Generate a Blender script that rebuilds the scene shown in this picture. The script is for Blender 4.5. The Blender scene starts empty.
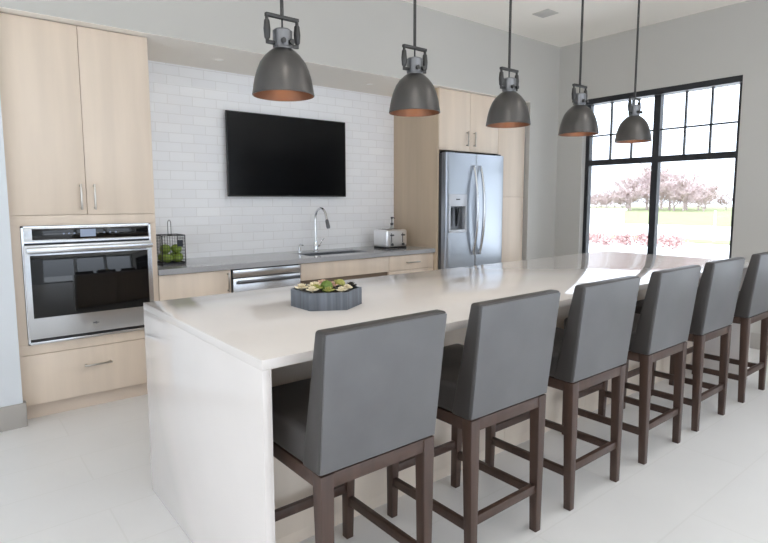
import bpy, bmesh, math, random
from mathutils import Vector, Matrix
random.seed(7)
S = bpy.context.scene
COL = S.collection
PI = math.pi

# ------------------------------------------------------------------ materials
def lin(c):
    return tuple(((v / 255) / 12.92 if v / 255 <= .04045 else ((v / 255 + .055) / 1.055) ** 2.4) for v in c)

def new_mat(name):
    m = bpy.data.materials.new(name); m.use_nodes = True
    nt = m.node_tree
    return m, nt, nt.nodes['Principled BSDF']

def mat(name, rgb, rough=.5, metal=0, noise=0, nscale=(20, 20, 20), bump=0, spec=.5, emit=None, coat=0, rvar=0):
    """plain or gently mottled surface; rgb are sRGB bytes"""
    m, nt, b = new_mat(name)
    c = lin(rgb) + (1,)
    b.inputs['Base Color'].default_value = c
    b.inputs['Roughness'].default_value = rough
    b.inputs['Metallic'].default_value = metal
    b.inputs['Specular IOR Level'].default_value = spec
    b.inputs['Coat Weight'].default_value = coat
    b.inputs['Coat Roughness'].default_value = .08
    if emit:
        b.inputs['Emission Color'].default_value = lin(emit[0]) + (1,)
        b.inputs['Emission Strength'].default_value = emit[1]
    if noise or bump or rvar:
        tc = nt.nodes.new('ShaderNodeTexCoord'); mp = nt.nodes.new('ShaderNodeMapping')
        mp.inputs['Scale'].default_value = nscale
        nz = nt.nodes.new('ShaderNodeTexNoise'); nz.inputs['Scale'].default_value = 1; nz.inputs['Detail'].default_value = 5
        nt.links.new(tc.outputs['Object'], mp.inputs['Vector']); nt.links.new(mp.outputs['Vector'], nz.inputs['Vector'])
        if noise:
            r = nt.nodes.new('ShaderNodeValToRGB')
            r.color_ramp.elements[0].position = .3; r.color_ramp.elements[1].position = .7
            r.color_ramp.elements[0].color = tuple(v * (1 - noise) for v in c[:3]) + (1,)
            r.color_ramp.elements[1].color = tuple(min(1, v * (1 + noise)) for v in c[:3]) + (1,)
            nt.links.new(nz.outputs['Fac'], r.inputs['Fac']); nt.links.new(r.outputs['Color'], b.inputs['Base Color'])
        if rvar:
            mr = nt.nodes.new('ShaderNodeMapRange')
            mr.inputs['To Min'].default_value = rough - rvar; mr.inputs['To Max'].default_value = rough + rvar
            nt.links.new(nz.outputs['Fac'], mr.inputs['Value']); nt.links.new(mr.outputs['Result'], b.inputs['Roughness'])
        if bump:
            bp = nt.nodes.new('ShaderNodeBump'); bp.inputs['Strength'].default_value = bump; bp.inputs['Distance'].default_value = .01
            nt.links.new(nz.outputs['Fac'], bp.inputs['Height']); nt.links.new(bp.outputs['Normal'], b.inputs['Normal'])
    return m

def brick_mat(name, c1, c2, grout, axes, bw, bh, off, mortar, rough, loc=(0, 0, 0), bump=.25, noise=0, wavy=0):
    m, nt, b = new_mat(name)
    N, L = nt.nodes, nt.links
    tc = N.new('ShaderNodeTexCoord'); sep = N.new('ShaderNodeSeparateXYZ'); cmb = N.new('ShaderNodeCombineXYZ')
    mp = N.new('ShaderNodeMapping'); mp.inputs['Location'].default_value = loc
    L.new(tc.outputs['Object'], sep.inputs[0])
    L.new(sep.outputs[axes[0]], cmb.inputs[0]); L.new(sep.outputs[axes[1]], cmb.inputs[1])
    L.new(cmb.outputs[0], mp.inputs['Vector'])
    br = N.new('ShaderNodeTexBrick')
    br.offset = off; br.squash = 1
    br.inputs['Scale'].default_value = 1
    br.inputs['Brick Width'].default_value = bw; br.inputs['Row Height'].default_value = bh
    br.inputs['Mortar Size'].default_value = mortar; br.inputs['Mortar Smooth'].default_value = .2
    br.inputs['Color1'].default_value = lin(c1) + (1,); br.inputs['Color2'].default_value = lin(c2) + (1,)
    br.inputs['Mortar'].default_value = lin(grout) + (1,)
    L.new(mp.outputs['Vector'], br.inputs['Vector'])
    L.new(br.outputs['Color'], b.inputs['Base Color'])
    if noise:
        nz = N.new('ShaderNodeTexNoise'); nz.inputs['Scale'].default_value = 2.2; nz.inputs['Detail'].default_value = 6
        L.new(tc.outputs['Object'], nz.inputs['Vector'])
        mx = N.new('ShaderNodeMix'); mx.data_type = 'RGBA'; mx.blend_type = 'MULTIPLY'; mx.inputs['Factor'].default_value = noise
        L.new(br.outputs['Color'], mx.inputs['A']); L.new(nz.outputs['Fac'], mx.inputs['B']); L.new(mx.outputs['Result'], b.inputs['Base Color'])
    b.inputs['Roughness'].default_value = rough
    inv = N.new('ShaderNodeMath'); inv.operation = 'SUBTRACT'; inv.inputs[0].default_value = 1
    L.new(br.outputs['Fac'], inv.inputs[1])
    h = inv.outputs[0]
    if wavy:
        nz2 = N.new('ShaderNodeTexNoise'); nz2.inputs['Scale'].default_value = 9
        L.new(tc.outputs['Object'], nz2.inputs['Vector'])
        ad = N.new('ShaderNodeMath'); ad.operation = 'MULTIPLY_ADD'; ad.inputs[1].default_value = wavy
        L.new(nz2.outputs['Fac'], ad.inputs[0]); L.new(h, ad.inputs[2]); h = ad.outputs[0]
    bp = N.new('ShaderNodeBump'); bp.inputs['Strength'].default_value = bump; bp.inputs['Distance'].default_value = .004
    L.new(h, bp.inputs['Height']); L.new(bp.outputs['Normal'], b.inputs['Normal'])
    return m

def glass_mat():
    m = bpy.data.materials.new('window_glass'); m.use_nodes = True
    nt = m.node_tree; nt.nodes.clear()
    o = nt.nodes.new('ShaderNodeOutputMaterial'); mx = nt.nodes.new('ShaderNodeMixShader')
    t = nt.nodes.new('ShaderNodeBsdfTransparent'); g = nt.nodes.new('ShaderNodeBsdfGlossy'); f = nt.nodes.new('ShaderNodeFresnel')
    g.inputs['Roughness'].default_value = .02; f.inputs['IOR'].default_value = 1.3
    nt.links.new(f.outputs[0], mx.inputs[0]); nt.links.new(t.outputs[0], mx.inputs[1]); nt.links.new(g.outputs[0], mx.inputs[2])
    nt.links.new(mx.outputs[0], o.inputs[0])
    return m

M = dict(
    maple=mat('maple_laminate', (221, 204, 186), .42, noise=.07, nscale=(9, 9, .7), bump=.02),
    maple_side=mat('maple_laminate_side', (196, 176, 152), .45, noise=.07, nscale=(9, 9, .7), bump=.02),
    gap=mat('shadow_gap_board', (120, 104, 88), .6),
    plinth=mat('plinth_laminate', (218, 202, 186), .5),
    island_panel=mat('island_panel_laminate', (222, 208, 192), .45, noise=.04, nscale=(9, 9, .7)),
    quartz=mat('white_quartz', (227, 220, 215), .065, noise=.02, nscale=(3, 3, 3)),
    counter=mat('gray_quartz', (166, 166, 168), .09, noise=.08, nscale=(120, 120, 120)),
    steel=mat('brushed_steel', (205, 207, 210), .25, 1, rvar=.015, nscale=(3, 3, 160)),
    steel_fridge=mat('fridge_steel', (172, 177, 185), .32, 1, rvar=.05, nscale=(160, 160, 2)),
    steel_dark=mat('dark_steel', (110, 112, 116), .35, 1),
    polished=mat('polished_steel', (243, 243, 244), .33, 1),
    chrome=mat('chrome', (225, 227, 230), .08, 1),
    nickel=mat('satin_nickel', (186, 180, 172), .3, 1),
    blackglass=mat('black_glass', (9, 9, 10), .04, 0, spec=.5),
    screen=mat('tv_screen', (6, 6, 7), .16, 0, spec=.25),
    bezel=mat('tv_bezel', (20, 20, 21), .35),
    black=mat('black_plastic', (22, 22, 23), .45),
    darkgrey=mat('dark_gray_metal', (70, 72, 76), .5),
    lightplastic=mat('silver_plastic', (205, 208, 214), .35, .3),
    display=mat('oven_display', (120, 130, 150), .2, emit=((150, 165, 190), .25)),
    paint=mat('gray_wall_paint', (189, 186, 180), .6, noise=.01, nscale=(2, 2, 2)),
    paint_white=mat('white_wall_paint', (215, 219, 223), .6),
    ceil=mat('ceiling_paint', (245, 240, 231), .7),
    base=mat('gray_baseboard', (174, 169, 163), .5),
    frame=mat('black_window_frame', (33, 34, 38), .42),
    gun=mat('gunmetal', (98, 96, 95), .34, .95, noise=.16, nscale=(9, 9, 5), rvar=.06),
    gun_pale=mat('pewter_socket', (128, 128, 130), .36, .9, noise=.1, nscale=(14, 14, 14)),
    gun_dark=mat('dark_iron', (72, 71, 70), .42, .8, noise=.1, nscale=(20, 20, 20)),
    bronze=mat('bronze_lining', (118, 86, 68), .45, .6, noise=.1, nscale=(10, 10, 10)),
    bulb=mat('warm_bulb', (255, 220, 170), .3, emit=((255, 196, 140), 1.0)),
    leather=mat('gray_leather', (64, 60, 58), .45, noise=.09, nscale=(7, 7, 7), bump=.06, rvar=.05),
    leather_back=mat('gray_back_leather', (99, 98, 99), .42, noise=.09, nscale=(7, 7, 7), bump=.06, rvar=.05),
    walnut=mat('dark_walnut', (70, 51, 42), .42, noise=.22, nscale=(30, 30, 3)),
    slate=mat('ribbed_slate', (104, 109, 117), .6, noise=.28, nscale=(60, 60, 1.5), bump=.3),
    soil=mat('dark_soil', (48, 40, 33), .9, noise=.4, nscale=(90, 90, 90)),
    leafgreen=mat('moss_green', (110, 134, 58), .6, noise=.25, nscale=(60, 60, 60)),
    leafolive=mat('olive_leaf', (168, 166, 88), .5, noise=.2, nscale=(50, 50, 50)),
    leafcream=mat('cream_leaf', (236, 222, 190), .5, noise=.1, nscale=(50, 50, 50)),
    leafpink=mat('dusty_pink_leaf', (214, 176, 156), .5, noise=.1, nscale=(50, 50, 50)),
    leafdark=mat('dark_leaf', (58, 52, 44), .5, noise=.2, nscale=(50, 50, 50)),
    apple=mat('green_apple', (138, 162, 62), .28, noise=.12, nscale=(25, 25, 25)),
    applestem=mat('apple_stem', (80, 60, 35), .7),
    wire=mat('black_wire', (52, 52, 55), .4, .5),
    chalk=mat('slate_tag', (40, 44, 54), .6),
    soap=mat('clear_soap_bottle', (188, 190, 186), .15),
    downlight=mat('downlight_lens', (245, 244, 240), .5, emit=((255, 240, 220), .1)),
    ventm=mat('vent_metal', (196, 193, 187), .5),
    glass=glass_mat(),
    lawn=mat('lawn', (120, 124, 84), .95, noise=.15, nscale=(.7, .7, .7)),
    road=mat('pale_concrete', (222, 220, 217), .95, noise=.03, nscale=(.4, .4, .4)),
    twig=mat('bare_twigs', (188, 170, 167), .95, noise=.06, nscale=(.6, .6, .6)),
    shrub=mat('reddish_shrub', (188, 156, 151), .9, noise=.3, nscale=(6, 6, 6)),
    whitebox=mat('white_block', (225, 225, 225), .8),
    post=mat('pale_post', (200, 204, 208), .6),
)
M['tile'] = brick_mat('white_subway_tile', (246, 246, 247), (241, 241, 243), (232, 231, 231), (0, 2), .205, .0762, .5, .0032, .12,
                      loc=(.03, .042, 0), bump=.35, wavy=.25)
M['floor'] = brick_mat('porcelain_floor_tile', (236, 234, 232), (235, 233, 231), (231, 229, 226), (0, 1), 1.332, .333, .5, .0042, .34,
                       loc=(.2, .181, 0), bump=.2, noise=.10)

# ------------------------------------------------------------------ mesh builder
class MB:
    def __init__(self): self.bm = bmesh.new()
    def _merge(self, b2):
        me = bpy.data.meshes.new('t'); b2.to_mesh(me); b2.free(); self.bm.from_mesh(me); bpy.data.meshes.remove(me)
    def hexa(self, lo, hi, bev=0, seg=2):
        """lo, hi: four corners each (ccw), joined as a tapered block"""
        b = bmesh.new()
        v = [b.verts.new(p) for p in list(lo) + list(hi)]
        for f in ((3, 2, 1, 0), (4, 5, 6, 7), (0, 1, 5, 4), (1, 2, 6, 5), (2, 3, 7, 6), (3, 0, 4, 7)):
            b.faces.new([v[i] for i in f])
        bmesh.ops.recalc_face_normals(b, faces=b.faces)
        if bev: bmesh.ops.bevel(b, geom=list(b.edges), offset=bev, segments=seg, profile=.5, affect='EDGES', clamp_overlap=True)
        self._merge(b); return self
    def box(self, x0, x1, y0, y1, z0, z1, bev=0, seg=2):
        q = lambda z: [(x0, y0, z), (x1, y0, z), (x1, y1, z), (x0, y1, z)]
        return self.hexa(q(z0), q(z1), bev, seg)
    def bar(self, a, b_, w, h, up=(0, 0, 1), bev=0, w2=None, h2=None):
        a, b_ = Vector(a), Vector(b_); d = (b_ - a).normalized(); s = d.cross(Vector(up)).normalized(); u = s.cross(d)
        w2 = w if w2 is None else w2; h2 = h if h2 is None else h2
        q = lambda p, w, h: [p - s * w / 2 - u * h / 2, p + s * w / 2 - u * h / 2, p + s * w / 2 + u * h / 2, p - s * w / 2 + u * h / 2]
        return self.hexa(q(a, w, h), q(b_, w2, h2), bev)
    def prism(self, pts, axis, a0, a1, bev=0, seg=2):
        """extrude a polygon; axis 0 -> pts are (y,z), 1 -> (x,z), 2 -> (x,y)"""
        b = bmesh.new()
        def P(p, a):
            return [(a, p[0], p[1]), (p[0], a, p[1]), (p[0], p[1], a)][axis]
        lo = [b.verts.new(P(p, a0)) for p in pts]; hi = [b.verts.new(P(p, a1)) for p in pts]
        n = len(pts)
        b.faces.new(lo[::-1]); b.faces.new(hi)
        for i in range(n): b.faces.new([lo[i], lo[(i + 1) % n], hi[(i + 1) % n], hi[i]])
        bmesh.ops.recalc_face_normals(b, faces=b.faces)
        if bev: bmesh.ops.bevel(b, geom=list(b.edges), offset=bev, segments=seg, profile=.5, affect='EDGES', clamp_overlap=True)
        self._merge(b); return self
    def lathe(self, prof, c=(0, 0, 0), n=40, axis='Z', sy=1):
        b = bmesh.new(); rings = []
        for r, z in prof:
            if r < 1e-6: rings.append([b.verts.new((0, 0, z))])
            else: rings.append([b.verts.new((r * math.cos(2 * PI * i / n), sy * r * math.sin(2 * PI * i / n), z)) for i in range(n)])
        for A, B in zip(rings, rings[1:]):
            for i in range(n):
                j = (i + 1) % n
                if len(A) == 1 and len(B) > 1: b.faces.new([A[0], B[i], B[j]])
                elif len(B) == 1 and len(A) > 1: b.faces.new([A[i], A[j], B[0]])
                elif len(A) > 1: b.faces.new([A[i], A[j], B[j], B[i]])
        bmesh.ops.recalc_face_normals(b, faces=b.faces)
        mt = Matrix.Translation(c) @ {'Z': Matrix(), 'Y': Matrix.Rotation(-PI / 2, 4, 'X'), 'X': Matrix.Rotation(PI / 2, 4, 'Y')}[axis]
        b.transform(mt); self._merge(b); return self
    def cyl(self, c, r, z0, z1, n=24, axis='Z', bev=0):
        if bev:
            pr = [(0, z0), (r - bev, z0), (r, z0 + bev), (r, z1 - bev), (r - bev, z1), (0, z1)]
        else: pr = [(0, z0), (r, z0), (r, z1), (0, z1)]
        return self.lathe(pr, c, n, axis)
    def tube(self, pts, r, n=10, closed=False, radii=None):
        pts = [Vector(p) for p in pts]; b = bmesh.new(); rings = []; m = len(pts)
        t0 = (pts[1] - pts[0]).normalized()
        ref = Vector((0, 0, 1)) if abs(t0.z) < .9 else Vector((1, 0, 0))
        s = t0.cross(ref).normalized()
        for k, p in enumerate(pts):
            if closed: t = (pts[(k + 1) % m] - pts[k - 1]).normalized()
            else: t = (pts[min(k + 1, m - 1)] - pts[max(k - 1, 0)]).normalized()
            s = (s - t * s.dot(t)).normalized(); u = t.cross(s)
            rr = radii[k] if radii else r
            rings.append([b.verts.new(p + (s * math.cos(2 * PI * i / n) + u * math.sin(2 * PI * i / n)) * rr) for i in range(n)])
        for k in range(m if closed else m - 1):
            A, B = rings[k], rings[(k + 1) % m]
            for i in range(n): b.faces.new([A[i], A[(i + 1) % n], B[(i + 1) % n], B[i]])
        if not closed: b.faces.new(rings[0][::-1]); b.faces.new(rings[-1])
        bmesh.ops.recalc_face_normals(b, faces=b.faces)
        self._merge(b); return self
    def ball(self, c, r, sub=2, sc=(1, 1, 1), rot=None):
        b = bmesh.new(); bmesh.ops.create_icosphere(b, subdivisions=sub, radius=r)
        b.transform(Matrix.Translation(c) @ (rot.to_4x4() if rot else Matrix()) @ Matrix.Diagonal((*sc, 1)))
        self._merge(b); return self

ORG = {}
def link(o): COL.objects.link(o); return o
def part(name, mb, m, parent=None, label=None, org=None, sharp=35):
    """one mesh object; the builder's coordinates are world ones, kept relative to the thing's base"""
    me = bpy.data.meshes.new(name)
    o = ORG[parent.name] if parent else Vector(org or (0, 0, 0))
    mb.bm.transform(Matrix.Translation(-o)); mb.bm.to_mesh(me); mb.bm.free()
    for p in me.polygons: p.use_smooth = True
    me.set_sharp_from_angle(angle=math.radians(sharp))
    me.materials.append(m)
    ob = link(bpy.data.objects.new(name, me)); ob.parent = parent
    if not parent: ob.location = o
    ORG[ob.name] = o
    if label: ob['label'] = label
    return ob
def tag(o, label, cat, group=None, kind=None):
    o['label'] = label; o['category'] = cat
    if group: o['group'] = group
    if kind: o['kind'] = kind
    return o
def thing(name, label, cat, loc, group=None):
    o = link(bpy.data.objects.new(name, None)); o.location = loc; o.empty_display_size = .1
    ORG[o.name] = Vector(loc); return tag(o, label, cat, group)
def struct(name, mb, m, parent=None, label=None, cat=None):
    o = part(name, mb, m, parent)
    if not parent: o['kind'] = 'structure'
    if label: tag(o, label, cat, kind='structure')
    return o
def dup(root, loc, label, group=None):
    def cp(o, par):
        c = o.copy(); COL.objects.link(c); c.parent = par
        for ch in kids.get(o.name, []): cp(ch, c)
        return c
    kids = {}
    for o in list(COL.objects):
        if o.parent: kids.setdefault(o.parent.name, []).append(o)
    r = cp(root, None); r.location = loc; r['label'] = label
    if group: r['group'] = group
    return r

# ------------------------------------------------------------------ key planes (metres)
XW = 5.148      # window wall
YW = 3.1635     # tiled back wall
YS = 2.4456     # soffit face and wall beside the pantry
ZC = 3.1746     # ceiling
ZS = 2.4867     # underside of the soffit
HC = .902       # rear counter top
H = .914        # island top
LAMP = 4       # watts per added fill lamp

# ------------------------------------------------------------------ room shell
struct('floor', MB().box(-4.5, XW, -6.2, YW, -.1, 0), M['floor'], label='pale porcelain tile floor', cat='floor')
struct('ceiling', MB().box(-4.7, XW + .25, -6.4, YW + .2, ZC, ZC + .1), M['ceil'], label='smooth off-white ceiling', cat='ceiling')
struct('wall_back', MB().box(-4.7, XW + .25, YW, YW + .2, -.1, ZC), M['tile'], label='back wall covered in white subway tiles', cat='wall')
struct('ceiling_soffit', MB().box(-.388, 4.6, YS, YW, ZS + .0015, ZC), M['paint'], label='dropped gray soffit above the kitchen cabinets', cat='soffit')
struct('soffit_underside_lightened', MB().box(-.388, 4.6, YS + .001, YW, ZS, ZS + .0015), M['ceil'], label='underside of the soffit above the counter, colored lighter to offset its shade', cat='ceiling')  # lighter color here makes up for weak bounce light under the soffit
struct('wall_corner', MB().box(4.6, XW, YS, YW, 0, ZC), M['paint'], label='gray wall stub between pantry cabinet and window wall', cat='wall')
struct('wall_left', MB().box(-4.5, -.388, 2.478, YW, 0, ZC), M['paint_white'], label='white wall beside the oven cabinet', cat='wall')
struct('baseboard_left', MB().box(-4.5, -.372, 2.465, 2.478, 0, .149, .002).box(-.388, -.372, 2.478, 2.534, 0, .149), M['base'], label='gray baseboard on the white wall by the oven cabinet', cat='baseboard')
# window wall with the kitchen window, plus an unseen one added for daylight
wy0, wy1, wz0, wz1 = .52, 2.118, .62, 2.5226
vy0, vy1 = -5.6, -.75
w = MB()
w.box(XW, XW + .22, wy1, YW, 0, ZC); w.box(XW, XW + .22, wy0, wy1, 0, wz0); w.box(XW, XW + .22, wy0, wy1, wz1, ZC)
w.box(XW, XW + .22, vy1, wy0, 0, ZC); w.box(XW, XW + .22, vy0, vy1, 0, wz0); w.box(XW, XW + .22, vy0, vy1, wz1, ZC); w.box(XW, XW + .22, -6.4, vy0, 0, ZC)
struct('wall_right', w, M['paint'], label='gray wall holding the black framed window', cat='wall')
struct('baseboard_right', MB().box(XW - .013, XW, -6.2, YS, 0, .149, .002), M['base'], label='gray baseboard under the window', cat='baseboard')
struct('baseboard_corner', MB().box(4.6, XW - .013, YS - .013, YS, 0, .149, .002), M['base'], label='gray baseboard beside the pantry cabinet', cat='baseboard')
# walls on the viewer's side: big daylight windows
w = MB(); FX0, FX1, FZ0, FZ1 = -1.8, 5.0, .2, 2.95
w.box(-4.7, FX0, -6.4, -6.2, 0, ZC).box(FX1, XW, -6.4, -6.2, 0, ZC).box(FX0, FX1, -6.4, -6.2, 0, FZ0).box(FX0, FX1, -6.4, -6.2, FZ1, ZC)
for x in (.45, 2.75): w.box(x - .12, x + .12, -6.4, -6.2, FZ0, FZ1)
struct('wall_front', w, M['paint_white'], label='white wall with wide windows facing the kitchen', cat='wall')
w = MB(); LY0, LY1, LZ0, LZ1 = -4.4, 1.2, .2, 1.95
w.box(-4.7, -4.5, -6.4, LY0, 0, ZC).box(-4.7, -4.5, LY1, YW, 0, ZC).box(-4.7, -4.5, LY0, LY1, 0, LZ0).box(-4.7, -4.5, LY0, LY1, LZ1, ZC)
for y in (-3.2, -1.0): w.box(-4.7, -4.5, y - .1, y + .1, LZ0, LZ1)
struct('wall_west', w, M['paint_white'], label='white side wall with daylight windows', cat='wall')

def window(name, label, ya, yb, ymid, munt, ztr):
    xf, d = XW + .075, .07      # frame face, depth
    r = thing(name, label, 'window', (XW, (ya + yb) / 2, wz0)); r['kind'] = 'structure'
    f = MB(); t = .046
    f.box(xf, xf + d, ya, ya + t, wz0, wz1).box(xf, xf + d, yb - t, yb, wz0, wz1)
    f.box(xf - .07, xf + d, ya, yb, wz1 - .058, wz1).box(xf, xf + d, ya, yb, wz0, wz0 + t)
    f.box(xf, xf + d, ymid - .034, ymid + .034, wz0, wz1)
    f.box(xf + .002, xf + d, ya, yb, ztr - .031, ztr + .031)
    part('frame', f, M['frame'], r)
    g = MB()
    for a, b in ((ya + t, ymid - .034), (ymid + .034, yb - t)):
        zm = ztr + .031 + (wz1 - .06 - ztr - .031) * .44
        for k in (1, 2):
            y = a + (b - a) * k / 3; g.box(xf + .02, xf + .05, y - .0075, y + .0075, ztr, wz1 - .05)
        g.box(xf + .02, xf + .05, a, b, zm - .0075, zm + .0075)
    part('muntin', g, M['frame'], r)
    part('pane', MB().box(xf + .032, xf + .038, ya + .03, yb - .03, wz0 + .03, wz1 - .03), M['glass'], r)
    part('sill', MB().box(XW - .02, xf, ya + .001, yb - .001, wz0 - .025, wz0 + .003, .003), M['paint_white'], r)
    return r
window('window_1', 'black framed window with divided upper panes looking onto a lawn', wy0, wy1, 1.318, None, 1.808)
window('added_window', 'unseen black framed window added farther along the wall to let in daylight', vy0, vy1, (vy0 + vy1) / 2, None, 1.808)

# ------------------------------------------------------------------ oven tower
def pull(p, z, par, vertical=True, L=.165, name='handle'):
    """slim flat pull on two posts; p is (x, face y)"""
    m = MB(); x, y = p
    if vertical:
        m.box(x - .006, x + .006, y - .034, y - .024, z - L / 2, z + L / 2, .002)
        for s in (-1, 1): m.box(x - .005, x + .005, y - .026, y + .001, z + s * (L / 2 - .012) - .005, z + s * (L / 2 - .012) + .005)
    else:
        m.box(x - L / 2, x + L / 2, y - .034, y - .024, z - .006, z + .006, .002)
        for s in (-1, 1): m.box(x + s * (L / 2 - .012) - .005, x + s * (L / 2 - .012) + .005, y - .026, y + .001, z - .005, z + .005)
    return part(name, m, M['nickel'], par)

YC = 2.534
xl, xr = -.386, .467
t = thing('oven_cabinet', 'tall pale maple cabinet housing the wall oven, with a drawer underneath', 'cabinet', ((xl + xr) / 2, 2.85, 0))
c = MB()
c.box(xl, xl + .02, YC + .001, YW - .002, .1, ZS - .004).box(xr - .02, xr, YC + .001, YW - .002, .1, ZS - .004)
c.box(xl, xr, YC + .02, YW - .002, 1.25, 1.27).box(xl, xr, YC + .02, YW - .002, .44, .46).box(xl, xr, YC + .02, YW - .002, .1, .12)
c.box(xl, xr, YC + .02, YW - .002, ZS - .03, ZS - .004).box(xl, xr, YW - .02, YW - .002, .1, ZS - .004)
c.box(xl + .02, xr - .02, YC + .02, YC + .03, .1, .43).box(xl + .02, xr - .02, YC + .021, YC + .03, 1.25, ZS - .004)
part('carcass', c, M['maple'], t)
f = MB()
f.box(xl, xr, YC, YC + .02, 1.2335, 1.2965, .001).box(xl, xr, YC, YC + .02, .4255, .490, .001)
f.box(xl, -.334, YC, YC + .02, .490, 1.2335).box(.427, xr, YC, YC + .02, .490, 1.2335)
part('face_panel', f, M['maple'], t)
part('plinth', MB().box(xl, xr, YC + .06, YC + .08, 0, .1), M['plinth'], t)
mid = .0425
for a, b, hx in ((xl, mid - .0015, .008), (mid + .0015, xr, .087)):
    d = part('door', MB().box(a, b, YC - .001, YC + .019, 1.2995, ZS - .006, .0015), M['maple'], t)
    pull((hx, YC - .001), 1.412, d)
d = part('drawer', MB().box(xl, xr, YC - .001, YC + .019, .105, .4225, .0015), M['maple'], t)
pull((.053, YC - .001), .306, d, False, .17)

# wall oven
ox0, ox1 = -.332, .425
t = thing('wall_oven', 'stainless steel wall oven with black glass door built into the tall cabinet', 'oven', ((ox0 + ox1) / 2, 2.75, .492))
part('body', MB().box(ox0 + .01, ox1 - .01, 2.535, 3.08, .50, 1.222), M['darkgrey'], t)
part('trim_frame', MB().box(ox0, ox0 + .012, 2.512, 2.535, .492, 1.2315).box(ox1 - .012, ox1, 2.512, 2.535, .492, 1.2315)
     .box(ox0, ox1, 2.512, 2.535, 1.223, 1.2315).box(ox0, ox1, 2.512, 2.535, .492, .500), M['steel'], t)
cp = part('control_panel', MB().box(ox0 + .012, ox1 - .012, 2.506, 2.535, 1.132, 1.223, .002).box(ox0 + .012, ox1 - .012, 2.503, 2.508, 1.128, 1.139), M['steel'], t, 'steel control strip above the oven door')
cg = part('control_glass', MB().box(ox0 + .055, ox1 - .018, 2.5035, 2.5075, 1.146, 1.215, .001), M['blackglass'], cp)
part('display', MB().box(-.012, .078, 2.5015, 2.5045, 1.158, 1.206), M['display'], cp)
for x in (-.11, -.08, -.05, .125, .16, .195): part('button', MB().box(x, x + .010, 2.5022, 2.5045, 1.178, 1.185), M['display'], cp)
dr = part('door', MB().box(ox0 + .004, ox1 - .004, 2.487, 2.534, .530, 1.116, .004), M['steel'], t)
part('door_glass', MB().box(ox0 + .034, ox1 - .034, 2.4845, 2.4895, .662, 1.052, .001), M['blackglass'], dr)
hb = MB().box(ox0 + .012, ox1 - .012, 2.425, 2.452, 1.070, 1.106, .009, 3)
for s in (ox0 + .03, ox1 - .03): hb.box(s - .012, s + .012, 2.44, 2.489, 1.075, 1.101, .003)
part('handle', hb, M['steel'], dr)
part('maker_mark', MB().box(.03, .066, 2.4855, 2.4872, .588, .594).cyl((.048, 2.4863, .591), .008, -.0006, .0006, 20, 'Y'), M['steel_dark'], dr)
part('vent_strip', MB().box(ox0 + .012, ox1 - .012, 2.508, 2.536, .502, .527), M['black'], t)
part('bottom_trim', MB().box(ox0 + .006, ox1 - .006, 2.492, 2.536, .500, .512, .002), M['steel'], t)

# ------------------------------------------------------------------ rear base run
YF = 2.536
def base_cabinet(label, x0, x1):
    t = thing('base_cabinet', label, 'cabinet', ((x0 + x1) / 2, 2.85, 0))
    c = MB().box(x0, x0 + .018, YF + .02, YW - .003, .1, HC - .042).box(x1 - .018, x1, YF + .02, YW - .003, .1, HC - .042)
    c.box(x0, x1, YF + .02, YW - .003, .1, .118).box(x0, x1, YW - .02, YW - .003, .1, HC - .2).box(x0, x1, YF + .02, YF + .03, HC - .06, HC - .042)
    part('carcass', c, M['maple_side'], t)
    part('plinth', MB().box(x0, x1, YF + .06, YF + .078, 0, .1), M['plinth'], t)
    return t
zt = HC - .046
t = base_cabinet('single door maple base cabinet between oven tower and dishwasher', .469, 1.013)
d = part('door', MB().box(.472, 1.011, YF, YF + .019, .105, zt, .0015), M['maple'], t); pull((.985, YF), .765, d, True, .15)
t = base_cabinet('maple sink base cabinet with plain drawer front below the faucet', 1.629, 2.592)
part('drawer_front', MB().box(1.632, 2.590, YF, YF + .019, .712, zt, .0015), M['maple'], t)
part('rail_channel', MB().box(1.632, 2.590, YF + .0195, YF + .03, .672, .712), M['gap'], t)
for a, b_ in ((1.632, 2.109), (2.112, 2.590)): part('door', MB().box(a, b_, YF, YF + .019, .105, .672, .0015), M['maple'], t)
t = base_cabinet('maple drawer cabinet under the toaster, next to the refrigerator panel', 2.594, 3.181)
for z0, z1 in ((.712, zt), (.412, .709), (.105, .409)):
    d = part('drawer', MB().box(2.597, 3.179, YF, YF + .019, z0, z1, .0015), M['maple'], t); pull((2.888, YF), (z0 + z1) / 2, d, False, .17)
# dishwasher
t = thing('dishwasher', 'stainless steel dishwasher with a bar handle under the gray counter', 'dishwasher', (1.32, 2.85, 0))
part('body', MB().box(1.02, 1.622, YF + .02, YW - .01, .1, .855), M['darkgrey'], t)
d = part('door', MB().box(1.024, 1.618, YF - .012, YF + .019, .115, .786, .004), M['steel'], t)
b = MB().box(1.05, 1.592, YF - .062, YF - .040, .747, .772, .006)
for x in (1.075, 1.567): b.box(x - .01, x + .01, YF - .045, YF - .011, .75, .769)
part('handle', b, M['steel_dark'], d)
part('control_panel', MB().box(1.024, 1.618, YF - .014, YF + .019, .790, .852, .003), M['steel'], t)
part('kick_plate', MB().box(1.02, 1.622, YF + .05, YF + .07, 0, .1), M['black'], t)
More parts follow.
